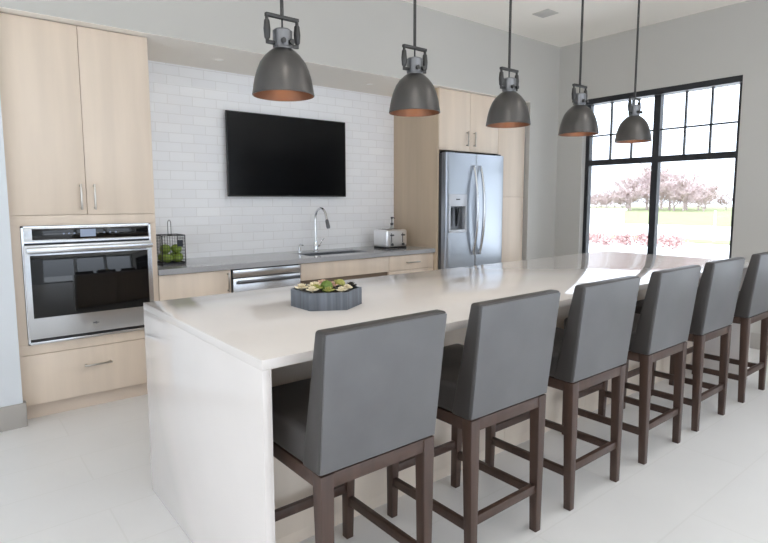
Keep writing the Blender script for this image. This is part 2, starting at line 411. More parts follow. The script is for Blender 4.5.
# gray counter with the sink cut out
sx0, sx1, sy0, sy1 = 1.80, 2.47, 2.665, 2.985
w = MB(); z0, z1 = HC - .04, HC
w.box(.469, sx0, 2.512, YW - .001, z0, z1).box(sx1, 3.181, 2.512, YW - .001, z0, z1)
w.box(sx0, sx1, 2.512, sy0, z0, z1).box(sx0, sx1, sy1, YW - .001, z0, z1)
tag(part('countertop', w, M['counter'], org=(1.8, 2.83, z0)), 'polished gray quartz counter along the tiled wall', 'countertop')
s = MB(); zb = HC - .21
s.box(sx0 + .001, sx0 + .004, sy0 + .001, sy1 - .001, zb, HC - .012).box(sx1 - .004, sx1 - .001, sy0 + .001, sy1 - .001, zb, HC - .012)
s.box(sx0 + .001, sx1 - .001, sy0 + .001, sy0 + .004, zb, HC - .012).box(sx0 + .001, sx1 - .001, sy1 - .004, sy1 - .001, zb, HC - .012)
s.box(sx0 + .001, sx1 - .001, sy0 + .001, sy1 - .001, zb - .004, zb)
t = thing('sink', 'undermounted steel sink basin in the gray counter', 'sink', (2.135, 2.825, zb))
part('basin', s, M['steel'], t)
part('drain', MB().lathe([(.0, .002), (.018, .002), (.042, .004), (.045, .0005)], (2.135, 2.86, zb), 24), M['chrome'], t)
# faucet
fx, fy = 2.10, 3.045
t = thing('faucet', 'tall chrome gooseneck faucet behind the sink', 'faucet', (fx, fy, HC))
part('base', MB().lathe([(0, 0), (.028, 0), (.028, .006), (.022, .012), (.021, .075), (.015, .085), (.015, .10), (0, .10)], (fx, fy, HC), 28), M['chrome'], t)
arc = [(fx, fy, HC + .08), (fx, fy, HC + .2), (fx, fy, HC + .315)]
R = .095
for k in range(1, 13):
    a = PI * k / 12 * .93; arc.append((fx, fy - R + R * math.cos(a), HC + .315 + R * math.sin(a)))
e = Vector(arc[-1]); dv = (Vector(arc[-1]) - Vector(arc[-2])).normalized()
arc.append(tuple(e + dv * .03))
part('spout', MB().tube(arc, .0115, 14), M['chrome'], t)
q = e + dv * .03
part('spray_head', MB().tube([q, q + dv * .012, q + dv * .07, q + dv * .085], .015, 16, radii=[.012, .0165, .0185, .015]), M['steel_dark'], t, 'darker spray head at the end of the spout')
part('lever', MB().tube([(fx + .018, fy, HC + .05), (fx + .045, fy, HC + .055)], .012, 12).tube([(fx + .042, fy, HC + .055), (fx + .06, fy - .01, HC + .09), (fx + .085, fy - .02, HC + .125)], .005, 10), M['chrome'], t)
t = thing('soap_dispenser', 'small chrome dispenser spout set in the counter beside the sink', 'soap dispenser', (1.93, 3.06, HC))
part('base', MB().lathe([(0, 0), (.02, 0), (.02, .005), (.012, .01), (.011, .045), (0, .045)], (1.93, 3.06, HC), 20), M['chrome'], t)
part('nozzle', MB().tube([(1.93, 3.06, HC + .04), (1.93, 3.06, HC + .068), (1.93, 3.045, HC + .075), (1.93, 3.0, HC + .068)], .006, 10), M['chrome'], t)

# toaster
tx0, tx1, ty0, ty1 = 2.752, 3.03, 2.765, 2.985
t = thing('toaster', 'silver four slice toaster on the gray counter', 'toaster', ((tx0 + tx1) / 2, (ty0 + ty1) / 2, HC))
part('body', MB().box(tx0, tx1, ty0, ty1, HC + .014, HC + .19, .022, 4), M['polished'], t)
part('base', MB().box(tx0 + .006, tx1 - .006, ty0 + .006, ty1 - .006, HC, HC + .018, .003), M['black'], t)
b = MB()
for x in (tx0 + .05, tx0 + .10, tx1 - .10, tx1 - .05): b.box(x - .015, x + .015, ty0 + .045, ty1 - .035, HC + .186, HC + .1915)
part('slot', b, M['black'], t)
for k, x in enumerate((tx0 + .066, tx1 - .066)):
    part('lever_track', MB().box(x - .004, x + .004, ty0 - .0015, ty0 + .004, HC + .06, HC + .155), M['black'], t)
    part('lever', MB().box(x - .018, x + .018, ty0 - .022, ty0 + .002, HC + .128, HC + .143, .004), M['steel_dark'], t)
    part('knob', MB().lathe([(0, 0), (.014, 0), (.014, .012), (.012, .016), (0, .016)], (x, ty0 - .016, HC + .042), 20, 'Y'), M['steel_dark'], t)
# soap pump bottle behind the toaster
px_, py_ = 3.065, 3.055
t = thing('soap_bottle', 'clear pump bottle standing behind the toaster', 'bottle', (px_, py_, HC))
part('bottle_body', MB().lathe([(0, 0), (.03, 0), (.033, .006), (.033, .15), (.026, .185), (.014, .205), (.014, .225), (0, .225)], (px_, py_, HC), 28), M['soap'], t)
part('pump', MB().cyl((px_, py_, HC), .016, .22, .245, 20).cyl((px_, py_, HC), .005, .24, .295, 12).cyl((px_, py_, HC), .013, .29, .308, 16)
     .tube([(px_, py_, HC + .30), (px_, py_ - .03, HC + .301), (px_, py_ - .046, HC + .292)], .005, 10), M['darkgrey'], t)

# wire basket with apples
bx0, bx1, by0, by1, bz0, bz1 = .580, .752, 2.775, 2.950, HC, 1.124
t = thing('wire_basket', 'black wire basket holding green apples on the counter', 'basket', ((bx0 + bx1) / 2, (by0 + by1) / 2, HC))
wm = MB(); n = 9
def wl(a, b): wm.tube([a, b], .0012, 5)
for k in range(n + 1):
    x = bx0 + (bx1 - bx0) * k / n; y = by0 + (by1 - by0) * k / n
    for yy in (by0, by1): wl((x, yy, bz0 + .012), (x, yy, bz1))
    for xx in (bx0, bx1): wl((xx, y, bz0 + .012), (xx, y, bz1))
    if k % 2 == 0: wl((x, by0, bz0 + .012), (x, by1, bz0 + .012)); wl((bx0, y, bz0 + .012), (bx1, y, bz0 + .012))
for k in range(1, 9):
    z = bz0 + .012 + (bz1 - bz0 - .012) * k / 9
    for yy in (by0, by1): wl((bx0, yy, z), (bx1, yy, z))
    for xx in (bx0, bx1): wl((xx, by0, z), (xx, by1, z))
part('wire_mesh', wm, M['wire'], t)
cr = lambda z: [(bx0, by0, z), (bx1, by0, z), (bx1, by1, z), (bx0, by1, z)]
r = MB()
for z, rr in ((bz1, .004), (bz0 + .012, .004)):
    q = cr(z)
    for i in range(4): r.tube([q[i], q[(i + 1) % 4]], rr, 8)
for x, y, z in cr(0): r.tube([(x, y, bz0), (x, y, bz1)], .0035, 8)
part('rim', r, M['wire'], t)
xm = (bx0 + bx1) / 2; ym = (by0 + by1) / 2
part('handle', MB().tube([(xm - .012, ym, bz1 - .004), (xm - .012, ym, bz1 + .095), (xm - .005, ym, bz1 + .115), (xm + .005, ym, bz1 + .115), (xm + .012, ym, bz1 + .095), (xm + .012, ym, bz1 - .004)], .0025, 8)
     .tube([(xm, by0, bz1), (xm, by1, bz1)], .003, 8), M['wire'], t)
part('tray', MB().box(bx0 + .004, bx1 - .004, by0 + .004, by1 - .004, bz0 + .001, bz0 + .010), M['wire'], t)
part('name_tag', MB().box(bx1 - .062, bx1 - .018, by0 - .007, by0 - .0025, bz1 - .086, bz1 - .036, .002), M['chalk'], t, 'blank slate tag hung on the basket front')
ap = [(.624, 2.822, .050, 'green apple at the bottom of the basket, in the front corner by the oven tower'),
      (.707, 2.820, .050, 'green apple at the bottom front of the wire basket, under the slate tag'),
      (.708, 2.903, .050, 'green apple at the bottom of the basket, rear corner away from the oven'),
      (.625, 2.904, .050, 'green apple at the back of the basket bottom on the oven side'),
      (.627, 2.858, .117, 'green apple on the upper layer of the basket nearer the oven tower'),
      (.707, 2.845, .115, 'green apple on the upper layer of the basket, behind the slate tag')]
ar = .0395
for i, (x, y, dz, lb) in enumerate(ap):
    z = HC + dz
    if i == 0:
        t0 = thing('apple', lb, 'apple', (x, y, z), 'green apples in the wire basket')
        pr = []
        for k in range(15):
            a = PI * k / 14
            rr = ar * math.sin(a) * (1.06 + .05 * math.cos(a)); zz = ar * (.92 * math.cos(a)) - (.012 * math.exp(-(rr / .010) ** 2) if k < 5 else 0) + (.007 * math.exp(-(rr / .009) ** 2) if k > 10 else 0)
            pr.append((rr, zz))
        part('flesh', MB().lathe(pr, (x, y, z), 20), M['apple'], t0, sharp=80)
        part('stem', MB().tube([(x, y, z + .020), (x + .002, y, z + .034), (x + .006, y, z + .044)], .0018, 6), M['applestem'], t0)
        o = t0
    else: o = dup(t0, (x, y, z), lb)
    o.rotation_euler = (random.uniform(-.5, .5), random.uniform(-.5, .5), random.uniform(0, 6))

# television
t = thing('television', 'large black flat television mounted on the tiled wall', 'television', (1.868, 3.13, 1.4232))
part('housing', MB().box(1.258, 2.505, 3.106, 3.128, 1.4232, 2.1573, .003).box(1.45, 2.29, 3.126, 3.15, 1.47, 1.95, .006), M['bezel'], t)
part('screen', MB().box(1.266, 2.497, 3.1035, 3.107, 1.437, 2.149), M['screen'], t)
part('maker_mark', MB().box(1.85, 1.887, 3.1045, 3.1062, 1.4275, 1.4325), M['steel_dark'], t)
part('wall_bracket', MB().box(1.62, 2.12, 3.145, YW - .0005, 1.6, 1.85), M['black'], t)

# ------------------------------------------------------------------ refrigerator bay
XF = 3.183; YB = 2.4915
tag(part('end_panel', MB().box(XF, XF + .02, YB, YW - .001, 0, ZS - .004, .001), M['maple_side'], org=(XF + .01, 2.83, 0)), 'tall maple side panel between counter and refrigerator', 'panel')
t = thing('upper_cabinet', 'two door maple cabinet above the refrigerator', 'cabinet', (3.655, 2.83, 1.885))
c = MB().box(XF + .021, XF + .04, YB + .02, YW - .002, 1.885, ZS - .004).box(4.088, 4.107, YB + .02, YW - .002, 1.885, ZS - .004)
c.box(XF + .021, 4.107, YB + .02, YW - .002, 1.885, 1.905).box(XF + .021, 4.107, YB + .02, YW - .002, ZS - .03, ZS - .004).box(XF + .021, 4.107, YB + .021, YB + .03, 1.885, ZS - .004)
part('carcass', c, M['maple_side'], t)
for a, b_, hx in ((XF + .022, 3.6495, 3.598), (3.6525, 4.106, 3.708)):
    d = part('door', MB().box(a, b_, YB, YB + .019, 1.887, ZS - .006, .0015), M['maple'], t); pull((hx, YB), 2.012, d, True, .15)
t = thing('pantry_cabinet', 'narrow full height maple pantry between refrigerator and gray wall', 'cabinet', (4.34, 2.83, 0))
part('carcass', MB().box(4.109, 4.128, YB + .02, YW - .002, .1, ZS - .004).box(4.556, 4.575, YB + .02, YW - .002, .1, ZS - .004).box(4.109, 4.575, YB + .021, YB + .03, .1, ZS - .004)
     .box(4.109, 4.575, YB + .02, YW - .002, .1, .12).box(4.109, 4.575, YB + .02, YW - .002, ZS - .03, ZS - .004), M['maple_side'], t)
part('filler_strip', MB().box(4.5755, 4.5995, YB + .012, YB + .03, 0, ZS - .004), M['base'], t)
part('plinth', MB().box(4.109, 4.575, YB + .06, YB + .08, 0, .1), M['plinth'], t)
for z0, z1, hz in ((1.4215, ZS - .006, None), (.105, 1.4185, None)):
    part('door', MB().box(4.111, 4.574, YB, YB + .019, z0, z1, .0015), M['maple'], t)

fx0, fx1, fyf, fzt = 3.212, 4.10, 2.40, 1.855
t = thing('refrigerator', 'stainless side by side refrigerator with water dispenser', 'refrigerator', (3.656, 2.78, 0))
part('body', MB().box(fx0 + .003, fx1 - .003, fyf + .065, 3.12, .06, 1.85, .004).box(fx0 + .02, fx1 - .02, fyf + .08, fyf + .1, .01, .06), M['darkgrey'], t)
for x in (fx0 + .08, fx1 - .08): part('hinge_cover', MB().box(x - .05, x + .05, fyf + .02, fyf + .12, 1.85, 1.872, .004), M['black'], t)
part('kick_grille', MB().box(fx0 + .01, fx1 - .01, fyf + .05, fyf + .064, .01, .085), M['black'], t)
for x in (fx0 + .08, fx1 - .08):
    for y in (fyf + .15, 3.0): part('foot', MB().cyl((x, y, 0), .02, 0, .061, 14), M['black'], t)
xs = 3.655
# freezer door with an opening for the dispenser
dx0, dx1, dz0, dz1 = 3.252, 3.515, 1.058, 1.445
ddoor = MB(); y0, y1 = fyf, fyf + .062
ddoor.prism([(fx0, y1), (fx0, y0 + .018), (fx0 + .006, y0 + .006), (fx0 + .02, y0), (dx0, y0), (dx0, y1)], 2, .09, fzt)
ddoor.prism([(dx1, y1), (dx1, y0), (xs - .012, y0), (xs - .003, y0 + .008), (xs - .003, y1)], 2, .09, fzt)
ddoor.box(dx0, dx1, y0, y1, .09, dz0).box(dx0, dx1, y0, y1, dz1, fzt)
fd = part('freezer_door', ddoor, M['steel_fridge'], t)
rd = part('door', MB().prism([(xs + .003, y1), (xs + .003, y0 + .008), (xs + .012, y0), (fx1 - .02, y0), (fx1 - .006, y0 + .006), (fx1, y0 + .018), (fx1, y1)], 2, .09, fzt), M['steel_fridge'], t)
dp = MB().box(dx0 + .001, dx1 - .001, y0 - .006, y0 + .01, dz1 - .12, dz1 - .001, .003)
dp.box(dx0 + .001, dx0 + .022, y0 - .006, y0 + .055, dz0 + .001, dz1 - .11, .002).box(dx1 - .022, dx1 - .001, y0 - .006, y0 + .055, dz0 + .001, dz1 - .11, .002).box(dx0 + .001, dx1 - .001, y0 - .008, y0 + .055, dz0 + .001, dz0 + .03, .003)
dsp = part('dispenser', dp, M['lightplastic'], fd, 'silver water and ice dispenser in the freezer door')
part('dispenser_recess', MB().box(dx0 + .02, dx1 - .02, y0 + .045, y0 + .056, dz0 + .02, dz1 - .11).box(dx0 + .02, dx1 - .02, y0 + .008, y0 + .056, dz1 - .125, dz1 - .118), M['steel_dark'], fd)
pd = MB().hexa([(3.30, y0 + .035, 1.12), (3.345, y0 + .035, 1.12), (3.345, y0 + .046, 1.12), (3.30, y0 + .046, 1.12)], [(3.318, y0 + .012, 1.31), (3.338, y0 + .012, 1.31), (3.338, y0 + .03, 1.31), (3.318, y0 + .03, 1.31)])
pd.hexa([(3.41, y0 + .035, 1.12), (3.455, y0 + .035, 1.12), (3.455, y0 + .046, 1.12), (3.41, y0 + .046, 1.12)], [(3.418, y0 + .012, 1.31), (3.438, y0 + .012, 1.31), (3.438, y0 + .03, 1.31), (3.418, y0 + .03, 1.31)])
part('dispenser_paddle', pd, M['darkgrey'], fd)
part('maker_mark', MB().box(3.36, 3.408, y0 - .0075, y0 - .0055, 1.388, 1.398).box(3.352, 3.358, y0 - .0075, y0 - .0055, 1.386, 1.4), M['black'], fd)
def bow(x):
    pts = []
    for k in range(17):
        a = k / 16; pts.append((x, fyf - .012 - .058 * math.sin(PI * a) ** .8, .83 + .9 * a))
    m = MB().tube(pts, .013, 12, radii=[.012 + .007 * math.sin(PI * k / 16) for k in range(17)])
    for z in (.845, 1.715): m.box(x - .011, x + .011, fyf - .026, fyf + .002, z - .025, z + .025, .004)
    return m
part('handle', bow(xs - .052), M['steel'], fd); part('handle', bow(xs + .052), M['steel'], rd)

# ------------------------------------------------------------------ island
IX, ID = 4.085, 1.20
tag(part('island_countertop', MB().box(0, IX, 0, ID, H - .032, H, .0015).box(0, .031, 0, ID, 0, H - .0321, .0015).box(IX - .031, IX, 0, ID, 0, H - .0321, .0015), M['quartz'], org=(IX / 2, ID / 2, 0)),
    'long white quartz island top folding down to the floor at both ends', 'countertop')
t = thing('island_cabinet', 'pale island cabinet body under the white quartz top, behind the stools', 'cabinet', (IX / 2, .8, 0))
part('body', MB().box(.033, IX - .033, .412, ID - .03, .1, H - .033), M['island_panel'], t)
nP = 5
for k in range(nP):
    a = .034 + (IX - .068) * k / nP; b_ = .034 + (IX - .068) * (k + 1) / nP
    part('back_panel', MB().box(a + .0012, b_ - .0012, .394, .412, .055, H - .034, .0012), M['island_panel'], t)
for k in range(6):
    a = .034 + (IX - .068) * k / 6; b_ = .034 + (IX - .068) * (k + 1) / 6
    part('door', MB().box(a + .0012, b_ - .0012, ID - .031, ID - .012, .105, H - .05, .0012), M['maple'], t)
part('plinth', MB().box(.033, IX - .033, .401, ID - .1, 0, .0995), M['island_panel'], t)

# planter on the island
pc = Vector((.629, .612, H)); Rh = .160; hh = .077
hexp = lambda r: [(pc.x + r * math.cos(PI / 6 + PI / 3 * k), pc.y + r * math.sin(PI / 6 + PI / 3 * k)) for k in range(6)]
t = thing('planter', 'hexagonal gray ribbed planter bowl on the white island top', 'planter', pc)
sh = MB(); A, B = hexp(Rh), hexp(Rh - .011)
for k in range(6):
    j = (k + 1) % 6
    sh.hexa([(*A[k], H), (*A[j], H), (*B[j], H), (*B[k], H)], [(*A[k], H + hh), (*A[j], H + hh), (*B[j], H + hh), (*B[k], H + hh)], .0012)
sh.prism(hexp(Rh - .008), 2, H, H + .012)
part('bowl', sh, M['slate'], t)
part('soil', MB().prism(hexp(Rh - .0115), 2, H + .013, H + .062), M['soil'], t)

def rosette(name, label, x, y, r, m, petals=(8, 7, 5), grp='succulents in the gray planter', zoff=0):
    z = H + .070 + zoff; r *= 1.12
    mb = MB()
    for l, n in enumerate(petals):
        tilt = .35 + .38 * l; ln = r * (1 - .22 * l)
        for k in range(n):
            a = 2 * PI * k / n + l * .5 + random.uniform(-.15, .15)
            rot = Matrix.Rotation(a, 3, 'Z') @ Matrix.Rotation(-tilt, 3, 'Y')
            c = rot @ Vector((ln * .55, 0, 0))
            mb.ball((x + c.x, y + c.y, z + .006 + c.z + .004 * l), ln * .5, 2, (1, .55, .25), rot)
    mb.ball((x, y, z + .01), r * .3, 2)
    return tag(part(name, mb, m, org=(x, y, z), sharp=60), label, 'plant', grp)
def mossball(label, x, y, r, m):
    z = H + .066 + r * .85
    b = MB().ball((x, y, z), r, 4)
    for v in b.bm.verts:
        d = (v.co - Vector((x, y, z))); v.co += d.normalized() * random.uniform(-.0025, .0025)
    return tag(part('moss_ball', b, m, org=(x, y, z), sharp=80), label, 'plant', 'succulents in the gray planter')
mossball('bright green moss ball in the middle of the gray planter', .612, .585, .0265, M['leafgreen'])
mossball('small yellow green moss ball toward the far end of the planter', .70, .605, .024, M['leafolive'])
for a in [('cream rosette succulent at the oven-side tip of the planter', .528, .66, .030, 'leafcream'),
          ('cream rosette succulent over the front corner of the planter', .531, .575, .027, 'leafcream'),
          ('cream rosette succulent behind the bright moss ball', .60, .665, .032, 'leafcream'),
          ('cream rosette succulent at the front tip of the planter', .63, .495, .024, 'leafcream'),
          ('cream rosette succulent in front of the small moss ball', .685, .53, .024, 'leafcream'),
          ('dusty pink rosette succulent in the middle of the planter', .655, .62, .035, 'leafpink'),
          ('dusty pink rosette succulent at the rear of the planter', .665, .70, .032, 'leafpink'),
          ('olive rosette succulent between bright moss ball and the oven-side cream rosettes', .563, .60, .030, 'leafolive'),
          ('olive rosette succulent beside the front tip of the planter', .585, .525, .024, 'leafolive'),
          ('olive rosette succulent behind the small moss ball', .725, .66, .031, 'leafolive'),
          ('dark brown rosette succulent in front of the pink one', .655, .55, .022, 'leafdark'),
          ('dark brown rosette succulent at the window-side edge of the planter', .738, .575, .026, 'leafdark')]:
    rosette('succulent', a[0], a[1], a[2], a[3], M[a[4]])

# ------------------------------------------------------------------ bar stools
def make_stool(loc, label):
    t = thing('bar_stool', label, 'bar stool', loc, 'bar stools along the island')
    O = Vector(loc)
    def W(p): return tuple(O + Vector(p))
    def sq(cx, cy, z, w, d): return [W((cx - w / 2, cy - d / 2, z)), W((cx + w / 2, cy - d / 2, z)), W((cx + w / 2, cy + d / 2, z)), W((cx - w / 2, cy + d / 2, z))]
    for s in (-1, 1):
        part('leg', MB().hexa(sq(s * .200, -.232, 0, .033, .034), sq(s * .204, -.227, .588, .047, .049), .003), M['walnut'], t)
        part('leg', MB().hexa(sq(s * .200, .224, 0, .033, .034), sq(s * .204, .213, .588, .046, .048), .003), M['walnut'], t)
    ap = MB()
    B = lambda x0, x1, y0, y1, z0, z1, b=.002: ap.box(O.x + x0, O.x + x1, O.y + y0, O.y + y1, O.z + z0, O.z + z1, b)
    B(-.188, .188, -.248, -.224, .543, .588); B(-.188, .188, .209, .233, .543, .588)
    for s in (-1, 1): B(min(s * .225, s * .201), max(s * .225, s * .201), -.202, .188, .543, .588)
    part('apron', ap, M['walnut'], t)
    def rail(a, b, h=.036, w=.022): part('stretcher', MB().bar(W(a), W(b), w, h, bev=.002), M['walnut'], t)
    rail((-.185, -.231, .190), (.185, -.231, .190)); rail((-.185, .220, .218), (.185, .220, .218))
    for s in (-1, 1): rail((s * .201, -.213, .166), (s * .201, .205, .166))
    part('seat', MB().box(O.x - .230, O.x + .230, O.y - .205, O.y + .250, O.z + .589, O.z + .706, .022, 4), M['leather'], t)
    prof = [(-.251, .589), (-.298, 1.024), (-.234, 1.024), (-.158, .712), (-.146, .589)]
    # backrest slightly narrower at the seat than at the top
    hb, ht = .232, .239
    def slab(prof_lo, prof_hi, wl, wh, bev, seg):
        lo = [(O.x - wl, O.y + prof_lo[0], O.z + prof_lo[2]), (O.x + wl, O.y + prof_lo[0], O.z + prof_lo[2]), (O.x + wl, O.y + prof_lo[1], O.z + prof_lo[2]), (O.x - wl, O.y + prof_lo[1], O.z + prof_lo[2])]
        hi = [(O.x - wh, O.y + prof_hi[0], O.z + prof_hi[2]), (O.x + wh, O.y + prof_hi[0], O.z + prof_hi[2]), (O.x + wh, O.y + prof_hi[1], O.z + prof_hi[2]), (O.x - wh, O.y + prof_hi[1], O.z + prof_hi[2])]
        return MB().hexa(lo, hi, bev, seg)
    bk = part('backrest', slab((-.249, -.150, .589), (-.296, -.246, 1.024), hb, ht, .011, 3), M['leather'], t)
    part('back_panel', slab((-.2525, -.245, .594), (-.2990, -.292, 1.0165), hb - .004, ht - .005, .003, 2), M['leather_back'], bk, 'lighter gray outer back panel')
    return t
sy = .084
SX = [.320, .960, 1.612, 2.300, 2.955, 3.700]
SL = ['gray upholstered bar stool beside the white end panel, in front of the planter',
      'gray bar stool second in the row from the white end panel, next beyond the planter',
      'gray bar stool third in the row from the white end panel',
      'gray bar stool fourth in the row from the white end panel',
      'gray bar stool fifth in the row, last but one before the window wall',
      'gray bar stool at the window end of the row, cut off by the photo edge']
s0 = make_stool((SX[0], sy, 0), SL[0])
for x, lb in zip(SX[1:], SL[1:]): dup(s0, (x, sy, 0), lb)

# ------------------------------------------------------------------ pendant lamps
PY, PZ, PX, PD = .6484, 1.820, .4516, .7418
def make_pendant(loc, label):
    t = thing('pendant_lamp', label, 'pendant lamp', loc, 'dome pendant lamps over the island')
    x, y, z = loc
    hw = [(103, 318), (102, 300), (99.5, 283), (95.5, 260), (88, 232), (77, 203), (60, 178), (45, 163), (35, 155)]
    prof = [(.127 * a / 103, (318 - b) * .00114) for a, b in hw]
    top = prof[-1][1]
    lip = [(.1280, -.001), (.1294, .002), (.1286, .005)]
    sh = part('shade', MB().lathe([(.1252, -.001)] + lip + prof[1:], loc, 56), M['gun'], t)
    part('shade_lining', MB().lathe([(.1252, -.001)] + [(r - .0025, zz - .002) for r, zz in prof[1:]] + [(0, top - .004)], loc, 56), M['bronze'], t, 'bronze inside of the shade')
    part('socket', MB().lathe([(0, top - .004), (.036, top - .004), (.036, top + .008), (.040, top + .010), (.0405, top + .074), (.034, top + .080), (0, top + .080)], loc, 32), M['gun_pale'], t)
    yk = MB(); zb, zt_ = z + top + .022, z + .315
    yk.box(x - .076, x + .076, y - .010, y + .010, zt_ - .007, zt_ + .007, .002)
    for s in (-1, 1):
        xx = x + s * .070
        yk.tube([(xx, y, zt_), (xx, y, zt_ - .018), (xx, y, zt_ - .024), (xx, y, zt_ - .058), (xx, y, zt_ - .092), (xx, y, zt_ - .098), (xx, y, zb - .006)], .007, 12, radii=[.007, .007, .0115, .0145, .0115, .007, .007])
        yk.bar((x + s * .038, y, zb), (xx + s * .004, y, zb), .014, .014, bev=.001)
    part('yoke', yk, M['gun_dark'], t)
    for s in (-1, 1): part('knob', MB().lathe([(0, 0), (.011, 0), (.011, .010), (.007, .014), (0, .014)], (x + s * .020, y - .050, zb + .004), 16, 'Y'), M['gun_dark'], t)
    part('cord', MB().tube([(x, y, z + top + .08), (x, y, zt_)], .004, 8), M['black'], t)
    part('rod', MB().tube([(x, y, zt_), (x, y, ZC - .02)], .0075, 14), M['gun_dark'], t)
    part('ceiling_canopy', MB().lathe([(0, 0), (.06, 0), (.06, -.012), (.045, -.024), (0, -.024)], (x, y, ZC), 32), M['gun_dark'], t)
    part('bulb', MB().lathe([(0, .055), (.016, .060), (.028, .078), (.030, .095), (.024, .115), (.014, .135), (.013, top - .005)], loc, 24), M['bulb'], t)
    ld = bpy.data.lights.new('lamp_glow', 'POINT'); ld.energy = .22; ld.color = (1, .70, .46); ld.shadow_soft_size = .03
    lo = link(bpy.data.objects.new('lamp_glow', ld)); lo.parent = t; lo.location = (0, 0, .025)
    return t
PL = ['gunmetal dome pendant lamp hanging in front of the television, above the planter',
      'gunmetal dome pendant lamp second in the row, overlapping the tall maple panel edge',
      'gunmetal dome pendant lamp in the middle of the row, before the upper cabinet',
      'gunmetal dome pendant lamp fourth in the row, overlapping the window frame edge',
      'gunmetal dome pendant lamp closest to the window, entirely in front of its panes']
p0 = make_pendant((PX, PY, PZ), PL[0])
for k in range(1, 5): dup(p0, (PX + k * PD, PY, PZ), PL[k])

# soffit downlights and ceiling vent
for k, (x, y, lb) in enumerate([(1.091, 2.81, 'recessed white downlight in the soffit above the dishwasher side of the television'), (2.575, 2.795, 'recessed white downlight in the soffit near the refrigerator panel')]):
    t = thing('recessed_light', lb, 'ceiling light', (x, y, ZS), 'soffit downlights')
    part('trim_ring', MB().lathe([(.034, 0), (.034, -.003), (.042, -.002), (.044, 0)], (x, y, ZS), 32), M['ceil'], t)
    part('lens', MB().lathe([(0, .001), (.033, .001), (.033, -.002), (0, -.002)], (x, y, ZS), 32), M['downlight'], t)
t = thing('ceiling_vent', 'small rectangular air vent in the off-white ceiling', 'vent', (3.985, 1.85, ZC))
part('frame', MB().box(3.90, 4.07, 1.76, 1.94, ZC - .008, ZC - .0005, .002), M['ventm'], t)
b = MB()
for k in range(7): b.box(3.915, 4.055, 1.777 + k * .022, 1.789 + k * .022, ZC - .012, ZC - .006)
part('louver', b, M['ventm'], t)

# unseen fill lamps, added on the ceiling to brighten floor and island top
cl = None
for x in (-2.6, 0, 2.6):
    for y in (-4.6, -2.6, -.7):
        if cl is None:
            cl = thing('fill_lamp', 'round white fill lamp added on the unseen part of the ceiling', 'ceiling light', (x, y, ZC), 'added ceiling fill lamps')
            part('trim_ring', MB().lathe([(.15, -.0005), (.15, -.014), (.165, -.012), (.17, -.0005)], (x, y, ZC), 40), M['ceil'], cl)
            part('diffuser', MB().lathe([(0, -.001), (.149, -.001), (.149, -.006), (0, -.006)], (x, y, ZC), 40), M['downlight'], cl)
            ld = bpy.data.lights.new('fill_light', 'AREA'); ld.shape = 'DISK'; ld.size = .28; ld.energy = LAMP; ld.color = (1, .95, .88)
            lo = link(bpy.data.objects.new('fill_light', ld)); lo.parent = cl; lo.location = (0, 0, -.02)
        else: dup(cl, (x, y, ZC), cl['label'])

# ------------------------------------------------------------------ outside the window
G = -.2
struct('ground_outside', MB().box(-160, 260, -160, 200, G - .3, G), M['road'], label='pale paved ground outside', cat='ground')
struct('lawn_far', MB().box(36, 76, -160, 200, G, G + .03), M['lawn'], label='wide green lawn beyond the paving', cat='lawn')
struct('lawn_strip', MB().box(21.0, 22.8, -60, 80, G, G + .03), M['lawn'], label='thin strip of grass near the shrubs', cat='lawn')
struct('lawn_behind', MB().box(76, 140, -160, 200, G, G + .03), M['lawn'], label='field under the bare trees', cat='lawn')
def tree_mesh(seed, h, name):
    rnd = random.Random(seed); mb = MB(); tb = MB()
    tb.tube([(0, 0, 0), (.05, 0, h * .2), (.0, .05, h * .42)], .2, 7, radii=[h * .022, h * .017, h * .012])
    def grow(p, d, L, r, lv):
        q = p + d * L; mid = p + d * L * .5 + Vector((rnd.uniform(-1, 1), rnd.uniform(-1, 1), rnd.uniform(-.3, .6))) * L * .08
        mb.tube([p, mid, q], r, 3, radii=[r, r * .8, r * .55])
        if lv == 0: return
        for k in range(5 if lv > 1 else 6):
            s = rnd.uniform(.35, 1)
            dd = (d + Vector((rnd.uniform(-1, 1), rnd.uniform(-1, 1), rnd.uniform(-.35, .8))) * .85).normalized()
            grow(p.lerp(q, s), dd, L * rnd.uniform(.5, .75), max(r * .6, .03), lv - 1)
    for k in range(9):
        a = k * .7 + rnd.uniform(-.3, .3); st = Vector((0, 0, h * rnd.uniform(.06, .40)))
        grow(st, Vector((math.cos(a) * .7, math.sin(a) * .7, rnd.uniform(.5, 1.2))).normalized(), h * rnd.uniform(.24, .34), h * .009, 3)
    return tb, mb
TG = 'bare winter trees beyond the lawn'
protos = []
for k in range(3):
    t = thing('bare_tree', 'hazy leafless tree in the wood beyond the lawn', 'tree', (80, 40, G), TG)
    tb, mb = tree_mesh(11 + k, 8.0, 't')
    for nm, b in (('trunk', tb), ('crown', mb)):
        b.bm.transform(Matrix.Translation((80, 40, G))); part(nm, b, M['twig'], t, sharp=80)
    protos.append(t)
place = []
rt = random.Random(3)
for x, y0, y1, n, hs in ((80, 28.5, 47, 8, .70), (90, 32, 53, 8, .92), (101, 36, 60, 8, 1.08)):
    for k in range(n):
        y = y0 + (y1 - y0) * (k + .5) / n + rt.uniform(-.6, .6)
        c = (y / x) * 80
        env = .45 + .62 * math.exp(-((c - 35.5) / 5.2) ** 2)
        place.append((x + rt.uniform(-2, 2), y, hs * env * rt.uniform(.9, 1.08)))
for k in range(4): place.append((92 + rt.uniform(-3, 3), 24 + k * 2.4, .42 * rt.uniform(.8, 1.1)))
